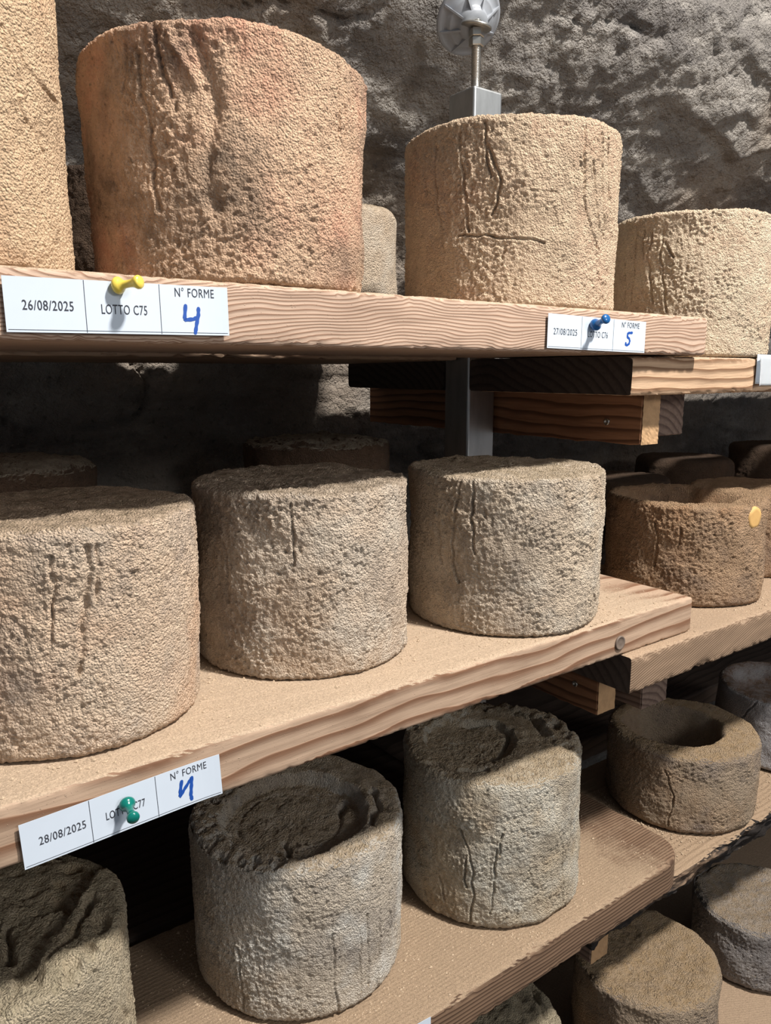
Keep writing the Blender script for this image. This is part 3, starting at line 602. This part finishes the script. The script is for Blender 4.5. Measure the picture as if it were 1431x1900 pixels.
G1, G2, G3 = 'cheeses on the top shelf', 'cheeses on the middle shelf', 'cheeses on the lower shelves'
flat = crumbly(0.0012, 3)
cheese('A', .063, .600, .060, .095, .205, C_ORB, 'smooth orange cheese with two slanting cracks, cut off by the left edge at top', G1, 1, topres=.006, grain=.7, taper=0.97, res=.0011)
cheese('B', .289, .608, .060, .1065, .168, C_OR, 'biggest orange cheese at the top with a long grey groove, above the yellow pin', G1, 2, topres=.004, taper=1.035, grain=1.0, lump=1.3, res=.00105)
cheese('C', .622, .621, .060, .1105, .174, C_GOLD, 'tall golden cheese in front of the steel post, vertical creases and a seam across', G1, 3, topres=.004, taper=1.02, grain=1.1, res=.0011)
cheese('F', .945, .6075, .0168, .098, .173, C_PALE, 'straw-yellow cheese at upper right, cut off by the right edge of the photo', G1, 4, topres=.004, grain=1.15, res=.0011)
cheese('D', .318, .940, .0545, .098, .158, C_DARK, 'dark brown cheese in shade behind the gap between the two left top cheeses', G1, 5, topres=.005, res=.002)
cheese('E', .583, .934, .0545, .098, .157, C_TAN3, 'small-looking plain tan cheese behind, between the biggest and the golden top cheeses', G1, 6, topres=.005, edge=.016, grain=.5, pits=.4, res=.002)

cheese('G', .138, .610, -.260, .100, .159, C_TAN, 'tan cheese above the green pin, leftmost of the middle shelf front row', G2, 7, top=flat, topres=.0022, edge=.006, res=.0011)
cheese('H', .359, .6235, -.260, .1005, .161, C_TAN2, 'ashy tan deeply pitted cheese in the centre of the middle shelf', G2, 8, top=flat, topres=.0022, taper=0.995, grain=1.25, lump=1.4, pits=1.6, res=.0011)
cheese('I', .594, .5875, -.260, .1025, .159, C_TAN3, 'grey-straw cheese at the right end of the middle front plank', G2, 9, top=flat, topres=.0022, taper=1.02, grain=1.15, res=.0011)
cheese('J', .565, .934, -.262, .102, .165, C_CRUST, 'dark cheese with pale crust patch on top, behind the middle shelf centre cheeses', G2, 10, top=combo(crumbly(.004, 5), ring_sunk(0.0, .0, .08, -.004, 6)), topres=.003, res=.0025)
cheese('K', .153, .934, -.262, .100, .160, C_CRUST, 'dark cheese with lighter domed top in the shade at far left of the middle shelf', G2, 11, top=combo(crumbly(.003, 8), hollow(0, 0, .08, -.007, .3, 3)), topres=.003, edge=.010, res=.0025)
lc = cheese('L', .966, .603, -.3025, .105, .134, C_BROWN, 'brown cheese with sunken dark top and a bright yellow scraped spot near its rim', G2, 12, top=combo(crumbly(.001, 2), hollow(-.012, .012, .066, .045, .30, 4)), edge=.007, grain=1.15, lump=1.5, pits=1.5, res=.0012)
cheese('N', 1.190, .616, -.3025, .103, .124, C_BROWN, 'brown disc-topped cheese just right of the one with the yellow spot', G2, 13, top=flat, edge=.006, res=.0018)
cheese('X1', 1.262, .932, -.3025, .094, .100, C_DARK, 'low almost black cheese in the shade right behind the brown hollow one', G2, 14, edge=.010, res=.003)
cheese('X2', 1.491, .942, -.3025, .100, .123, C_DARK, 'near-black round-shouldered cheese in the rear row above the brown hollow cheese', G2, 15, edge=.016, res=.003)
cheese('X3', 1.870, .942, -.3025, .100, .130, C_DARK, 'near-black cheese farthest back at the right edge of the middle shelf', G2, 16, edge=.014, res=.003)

def topO(x, y, rho, Q, T):
    q = np.hypot(x + .008, y + .008) * (1 + .10 * pn(Q, 16, 60)) + .002 * pn(Q, 80, 61)
    s = 1 - sst(.068, .080, q)
    s2 = np.exp(-((np.hypot(x + .012, y + .004) * (1 + .08 * pn(Q, 20, 70)) - .052) / .002) ** 2) * .0025
    left = sst(.0, .6, -(x / .11)) * sst(.55, .8, rho)
    return -.014 * s - s2 - left * .0055 * sst(0, .5, fbm(Q, 95, 3, 66)) + .0022 * fbm(Q, 60, 3, 62)
def topP(x, y, rho, Q, T):
    q = np.hypot(x + .022, y - .018) * (1 + .08 * pn(Q, 16, 80)) + .002 * pn(Q, 80, 81)
    s = 1 - sst(.050, .058, q)
    rim = sst(.62, .75, rho) * sst(-.3, .5, x / .1 + y / .1)
    return -.007 * s + .006 * rim * (0.5 + fbm(Q, 60, 3, 83)) - .010 * rim * sst(.2, .5, pn(Q, 75, 85)) + .0018 * fbm(Q, 60, 3, 82)
def topM(x, y, rho, Q, T):
    side = (x * .77 - y * .64)
    return .004 * fbm(Q, 35, 4, 90, .6) - .006 * sst(.3, .6, pn(Q, 55, 93)) - .010 * (1 - sst(.048, .056, side + .004 * pn(Q, 50, 95)))
cheese('M', .062, .602, -.6094, .100, .186, C_MOSS, 'grey-olive cheese with dark cracked top under the label 28/08/2025, at lower left', G3, 17, top=topM, edge=.008, topres=.0016, grain=1.1, lump=1.5, res=.0012)
cheese('O', .361, .6475, -.610, .1095, .163, C_GREY, 'large grey cheese with sunken earthy top, front centre of the lower shelf', G3, 18, top=topO, edge=.009, topres=.0014, grain=.9, res=.0011)
cheese('P', .608, .612, -.610, .1055, .177, C_GREY2, 'olive-grey cheese with ringed crumbly top and forked cracks, near the worn plank corner', G3, 19, top=topP, edge=.010, topres=.0014, taper=1.0, grain=.95, lump=1.4, res=.0011)
cheese('Q', 1.020, .614, -.6525, .1085, .117, C_BROWNG, 'squat brown-grey cheese with a deep round hollow, right of the lower shelf', G3, 20, top=combo(crumbly(.0012, 11), hollow(-.008, .014, .062, .065, .22, 12)), edge=.009, belly=.012, grain=.9, res=.0012)
cheese('R', 1.300, .600, -.6512, .105, .120, C_WHITE, 'pale blue-grey cheese with brown hollow top at the right edge of the lower shelf', G3, 21, top=combo(crumbly(.001, 11), hollow(.01, .01, .07, .03, .25, 14)), edge=.008, grain=.35, pits=.3, res=.0016)
cheese('S', .592, .600, -.958, .100, .151, C_MOSS, 'earthy cheese with a dark crevice in its top, at the bottom edge', G3, 22, top=combo(crumbly(.004, 21), ring_sunk(0, 0, .07, .006, 23)), edge=.006, res=.0016)
cheese('T', .885, .564, -1.000, .100, .170, C_BROWNG, 'brown-topped rough cheese at the bottom, under the torn bark plank', G3, 23, top=combo(crumbly(.0022, 31), hollow(-.02, .02, .075, .012, .6, 32)), edge=.014, grain=1.1, lump=1.6, res=.0013)
cheese('U', 1.214, .570, -1.000, .100, .114, C_SLATE, 'slate-grey rough cheese at the bottom right corner', G3, 24, top=combo(crumbly(.002, 41), hollow(-.01, .02, .07, .012, .6, 42)), edge=.014, grain=1.1, lump=1.6, res=.0014)
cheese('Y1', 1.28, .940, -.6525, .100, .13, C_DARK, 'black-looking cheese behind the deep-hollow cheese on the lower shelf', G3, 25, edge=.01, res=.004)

# scraped plug spot on cheese L
def plug():
    ang = math.radians(53) + math.atan2(-.603, -.966); r = .1055
    bm = bmesh.new(); n = 36; c = bm.verts.new((0, 0, .0006)); rings = []
    for k, rr in enumerate((.35, .7, 1.0, 1.06)):
        ring = []
        for i in range(n):
            a = 2 * math.pi * i / n; q = .0125 * rr * (1 + .05 * math.sin(2 * a + 1) + .03 * math.sin(5 * a))
            ux, uz = q * math.cos(a) * .95, q * math.sin(a) * 1.15
            ring.append(bm.verts.new((ux, uz, r * math.cos(ux / r) - r + (.0006 if k < 3 else -.003))))
        rings.append(ring)
    for i in range(n): bm.faces.new((c, rings[0][i], rings[0][(i + 1) % n]))
    for a, b in zip(rings[:-1], rings[1:]):
        for i in range(n): bm.faces.new((a[i], b[i], b[(i + 1) % n], a[(i + 1) % n]))
    nrm = Vector((math.cos(ang), math.sin(ang), 0)); tx = Vector((-math.sin(ang), math.cos(ang), 0))
    Mx = Matrix((tx, Vector((0, 0, 1)), nrm)).transposed().to_4x4()
    o = bm_obj('scraped_spot', bm, plain_mat('fresh_paste', (0.60, 0.36, 0.13), .6, .3, .3), lc, smooth=True)
    o.matrix_local = Matrix.Translation(nrm * (r + .0001) + Vector((0, 0, .1165))) @ Mx
    o['label'] = 'smooth bright yellow scraped spot'
plug()

# ------------------------------------------------------------------ crumbs of rind lying on the planks
def crumbs(plank_obj, pts, seed):
    rng = np.random.RandomState(seed)
    base = np.array([(1, 0, 0), (-1, 0, 0), (0, 1, 0), (0, -1, 0), (0, 0, 1), (0, 0, -1)], float)
    F = np.array([(0, 2, 4), (2, 1, 4), (1, 3, 4), (3, 0, 4), (2, 0, 5), (1, 2, 5), (3, 1, 5), (0, 3, 5)])
    n = len(pts); s = rng.gamma(2.0, 0.00022, n) + 0.00018
    V = (base[None] * (0.7 + 0.6 * rng.rand(n, 6, 1))) * s[:, None, None]
    V[:, :, 2] *= 0.8
    V = V + np.array(pts)[:, None, :]; V[:, :, 2] += s[:, None] * 0.4
    T = (F[None] + np.arange(n)[:, None, None] * 6).reshape(-1, 3)
    me = new_mesh('crumbs', V.reshape(-1, 3) - np.array(plank_obj.location), np.zeros((0, 4), int), False, T)
    o = link('crumbs', me, M_CRUMB, plank_obj); o['kind'] = 'stuff'
def scatter(n, x0, x1, y0, y1, z, circles, seed, near=0.5):
    rng = np.random.RandomState(seed); out = []
    while len(out) < n:
        if circles and rng.rand() < near:
            c = circles[rng.randint(len(circles))]; a = rng.rand() * 6.283; q = c[2] + abs(rng.normal(0, .012)) + .001
            x, y = c[0] + q * math.cos(a), c[1] + q * math.sin(a)
        else: x, y = x0 + (x1 - x0) * rng.rand(), y0 + (y1 - y0) * rng.rand()
        if not (x0 < x < x1 and y0 < y < y1) or any(math.hypot(x - c[0], y - c[1]) < c[2] for c in circles): continue
        out.append((x, y, z + ZO))
    return out
PL = {o['label'][:28]: o for o in bpy.data.objects if o.name.startswith('shelf_plank')}
def find(s): return next(o for k, o in PL.items() if k.startswith(s[:28]))
pm = find('pine plank of the middle shelf with'); pl_ = find('brown plank of the lower shelf'); pr_ = find('dusty plank with fine slanting grain'); pb = find('dusty plank with torn black bark')
crumbs(pm, scatter(5200, -.05, .78, .486, .74, -.2603, [(.138, .61, .1), (.359, .6235, .1), (.594, .5875, .103)], 1), 1)
crumbs(pl_, scatter(4200, .1, .80, .493, .74, -.6103, [(.361, .6475, .11), (.608, .612, .106)], 2), 2)
crumbs(pr_, scatter(1800, .80, 1.15, .474, .7, -.3028, [(.966, .603, .105)], 3, .4), 3)
crumbs(pb, scatter(1800, .86, 1.25, .52, .7, -.6528, [(1.02, .614, .109)], 4, .4), 4)

# ------------------------------------------------------------------ large screw in the middle plank
sb = bmesh.new(); add_lathe(sb, [(.0040, -.004), (.0078, -.001), (.0078, .0008), (.0066, .0012), (.0058, .0004), (.0020, .0006), (.0004, .0006)], 28)
ms = bm_obj('screw', sb, plain_mat('dusty_screw', (.16, .12, .095), .6, .4, .5), pm, smooth=True)
ms.rotation_euler = (math.radians(90), 0, 0); ms.location = Vector((.668, .4827, -.2868 + ZO)) - pm.location

# ------------------------------------------------------------------ labels and pins
DG = bpy.context.evaluated_depsgraph_get()
def text_mesh(s, size, squeeze=0.9, bold=0.0):
    c = bpy.data.curves.new('t', 'FONT'); c.body = s; c.size = size; c.align_x = 'CENTER'; c.align_y = 'CENTER'; c.resolution_u = 3; c.space_character = 1.08; c.offset = bold; c.extrude = 0.00002
    o = bpy.data.objects.new('t', c); COL.objects.link(o); bpy.context.view_layer.update()
    me = bpy.data.meshes.new_from_object(o.evaluated_get(bpy.context.evaluated_depsgraph_get())); bpy.data.objects.remove(o); bpy.data.curves.remove(c)
    n = len(me.vertices); co = np.zeros(n * 3, np.float32); me.vertices.foreach_get('co', co); co = co.reshape(-1, 3)
    w_ = co[:, 0].max() - co[:, 0].min()
    return me, co, w_
def bend(u): return 0.0
def paper_label(x, y, z, W, H, rot, texts, digit, dig_pos, label, name='paper_label', warp=0.0006, divs=(), seed=0, border=True):
    """x, z: lower left corner on the plank face y; text heights are along the plank front"""
    root = empty(name, (x, y, z + ZO)); root.rotation_euler = (0, -rot, 0)
    tag(root, label, 'label', 'lot labels pinned to the planks')
    def surf(u, v):                      # depth of the sheet off the plank
        return -0.0008 - warp * (math.sin(u / W * 5.1 + seed) + 1) - 0.0009 * max(0, (u / W - .85) / .15) ** 2 - 0.0002 * (1 - v / H) ** 2
    def sheet(nm, u0, u1, v0, v1, nu, nv, mat, off=0.0, th=0.00025, par=None):
        bm = bmesh.new(); G = {}
        for k in (0, 1):
            for i in range(nu + 1):
                for j in range(nv + 1):
                    u = u0 + (u1 - u0) * i / nu; v = v0 + (v1 - v0) * j / nv
                    G[k, i, j] = bm.verts.new((u, surf(u, v) - off + k * th, v))
        for i in range(nu):
            for j in range(nv):
                bm.faces.new((G[0, i, j], G[0, i + 1, j], G[0, i + 1, j + 1], G[0, i, j + 1])); bm.faces.new((G[1, i, j], G[1, i, j + 1], G[1, i + 1, j + 1], G[1, i + 1, j]))
        for i in range(nu):
            for j in (0, nv): bm.faces.new((G[0, i, j], G[1, i, j], G[1, i + 1, j], G[0, i + 1, j]))
        for j in range(nv):
            for i in (0, nu): bm.faces.new((G[0, i, j], G[0, i, j + 1], G[1, i, j + 1], G[1, i, j]))
        return bm_obj(nm, bm, mat, root if par is None else par, smooth=False)
    paper = sheet('paper', 0, W, 0, H, 30, 8, M_PAPER)
    for dv in divs: sheet('printed_line', dv - .00018, dv + .00018, 0.0004, H - .0002, 1, 8, M_INK, .00012, .00006, paper)
    if border:
        sheet('printed_line', 0.001, W - .001, 0.0013, 0.0016, 30, 1, M_INK, .00012, .00006, paper)
    for s, cx, cz, width, hgt, bold in texts:
        me, co, w_ = text_mesh(s, hgt * 1.38, bold=bold)
        k = width / w_
        nc = np.empty_like(co); nc[:, 0] = co[:, 0] * k + cx; nc[:, 2] = co[:, 1] + cz
        nc[:, 1] = [surf(a, b) for a, b in zip(nc[:, 0], nc[:, 2])] ; nc[:, 1] += -0.00014 - co[:, 2]
        me.vertices.foreach_set('co', nc.ravel()); me.update()
        link('printed_text', me, M_INK, paper)
    if digit:
        bm = bmesh.new(); wdt = .0012
        for stroke in digit:
            P = [Vector((a + dig_pos[0], b + dig_pos[1])) for a, b in stroke]
            # dense polyline
            D = []
            for p, q in zip(P[:-1], P[1:]):
                for i in range(6): D.append(p.lerp(q, i / 6))
            D.append(P[-1]); rows = []
            for i, p in enumerate(D):
                tg = (D[min(i + 1, len(D) - 1)] - D[max(i - 1, 0)]).normalized(); nn = Vector((-tg.y, tg.x)) * wdt * (1 + .12 * math.sin(i * 1.3))
                rows.append([bm.verts.new((c_.x, surf(c_.x, c_.y) - .00016, c_.y)) for c_ in (p + nn, p - nn)])
            for a, b in zip(rows[:-1], rows[1:]): bm.faces.new((a[0], a[1], b[1], b[0]))
            for e_ in (rows[0], rows[-1]):
                c_ = (e_[0].co + e_[1].co) / 2; vs_ = [bm.verts.new((c_.x + wdt * math.cos(t_), c_.y - .00001, c_.z + wdt * math.sin(t_))) for t_ in np.linspace(0, 6.283, 12, endpoint=False)]
                bm.faces.new(vs_)
        bm_obj('handwritten_number', bm, M_MARK, paper)['label'] = 'hand-written blue marker number'
    return root
mm = 0.001
four_a = [[(-.0040, .0085), (-.0050, .0010), (-.0046, -.0004), (.0010, .0002), (.0042, .0016)], [(.0048, .0070), (.0046, .0030), (.0030, -.0030), (.0018, -.0085)]]
five = [[(.0052, .0062), (.0000, .0058), (-.0018, .0050), (-.0020, .0015), (.0010, .0005), (.0022, -.0020), (.0012, -.0050), (-.0020, -.0064), (-.0042, -.0060), (-.0040, -.0044)]]
four_b = [[(-.0030, .0080), (-.0046, .0010), (-.0050, -.0028), (-.0020, .0010), (.0020, .0055), (.0044, .0082)], [(.0044, .0082), (.0036, .0020), (.0026, -.0045), (.0030, -.0078)]]
LB1, LB2, LB3 = .0945, .5480, .0740
paper_label(.0915, .4930, .0225, .138, .0313, math.radians(.7), [('26/08/2025', .0238, .0152, .0285, .0058, .00005), ('LOTTO C75', .0685, .0143, .0285, .0060, .00002), ('N° FORME', .1150, .0265, .0268, .0058, 0)], four_a, (.1125, .0100),
            'white label 26/08/2025 LOTTO C75 with blue 4, under the yellow pin', divs=(.0448, .0915), seed=.4)
paper_label(.5475, .4950, .0218, .1465, .0312, math.radians(-1.0), [('27/08/2025', .0248, .0152, .0335, .0060, 0), ('LOTTO C76', .0725, .0148, .0300, .0060, 0), ('N° FORME', .1225, .0262, .0278, .0056, 0)], five, (.1205, .0132),
            'white label 27/08/2025 LOTTO C76 with blue 5, under the blue pin', divs=(.0480, .0962), warp=.0003, seed=2)
paper_label(.0728, .4798, -.3050, .1325, .0308, math.radians(2.6), [('28/08/2025', .0245, .0152, .0285, .0058, .00003), ('LOTTO C77', .0645, .0148, .0262, .0058, .00003), ('N° FORME', .1095, .0258, .0260, .0055, 0)], four_b, (.1070, .0120),
            'white label 28/08/2025 LOTTO C77 with blue 4, under the green pin', divs=(.0420, .0860), warp=.0004, seed=1)
l4 = paper_label(.9450, .5085, -.0145, .140, .036, math.radians(-.5), [], None, (0, 0),
            'white label behind milky film on the upper right plank, cut by the right edge', divs=(.050, .098), warp=.0003, seed=2)
bm = bmesh.new(); G = []
for i in range(25):
    row = []
    for j in range(13):
        u = -.004 + .152 * i / 24; v = -.002 + .036 * j / 12
        if i == 0: u += .0035 * math.sin(j / 12 * 3.1)
        row.append(bm.verts.new((u, -.0036 - .006 * max(0, (.022 - u) / .026) ** 2 * (1 - .4 * j / 12), v - .001 * (i == 0))))
    G.append(row)
for i in range(24):
    for j in range(12): bm.faces.new((G[i][j], G[i + 1][j], G[i + 1][j + 1], G[i][j + 1]))
fo = bm_obj('plastic_film', bm, M_FILM, l4, smooth=True); fo['label'] = 'curled milky plastic film'
sm_ = fo.modifiers.new('thick', 'SOLIDIFY'); sm_.thickness = .0004
paper_label(.2720, .4842, -.6385, .1360, .0345, math.radians(0), [], None, (0, 0),
            'white label showing only one corner at the bottom edge, on the lower brown plank', divs=(.044, .090), warp=.0003, seed=1)

def pushpin(x, y, z, tilt_x, tilt_z, mat, label, s=1.0):
    root = empty('push_pin', (x, y, z + ZO)); tag(root, label, 'push pin', 'plastic push pins')
    # axis: -Y out of the plank, then tilted
    root.rotation_euler = (math.radians(90) + tilt_z, 0, tilt_x)
    bm = bmesh.new()
    prof = [(.0006, .0016), (.0046, .0018), (.0053, .0030), (.0052, .0044), (.0042, .0058), (.0030, .0068), (.0024, .0085), (.0023, .0115), (.0026, .0140), (.0034, .0160), (.0041, .0172), (.0042, .0186), (.0036, .0197), (.0006, .0200)]
    add_lathe(bm, [(r * s, z_ * s) for r, z_ in prof], 28)
    bm_obj('grip', bm, mat, root, smooth=True)
    bm = bmesh.new(); add_lathe(bm, [(.0001, -.008), (.0005, -.0065), (.0005, .003)], 10); bm_obj('needle', bm, M_ZINC, root, smooth=True)
    return root
pushpin(.1540, .4920, .0517, math.radians(36), math.radians(-6), M_YEL, 'yellow plastic push pin in the label of the biggest orange cheese', 1.0)
pushpin(.6120, .4935, .0435, math.radians(-16), math.radians(-16), M_BLU, 'blue plastic push pin in the label near the top plank end', 1.1)
pushpin(.1370, .4785, -.2812, math.radians(-4), math.radians(8), M_GRN, 'dark green plastic push pin in the tilted middle shelf label', 1.0)
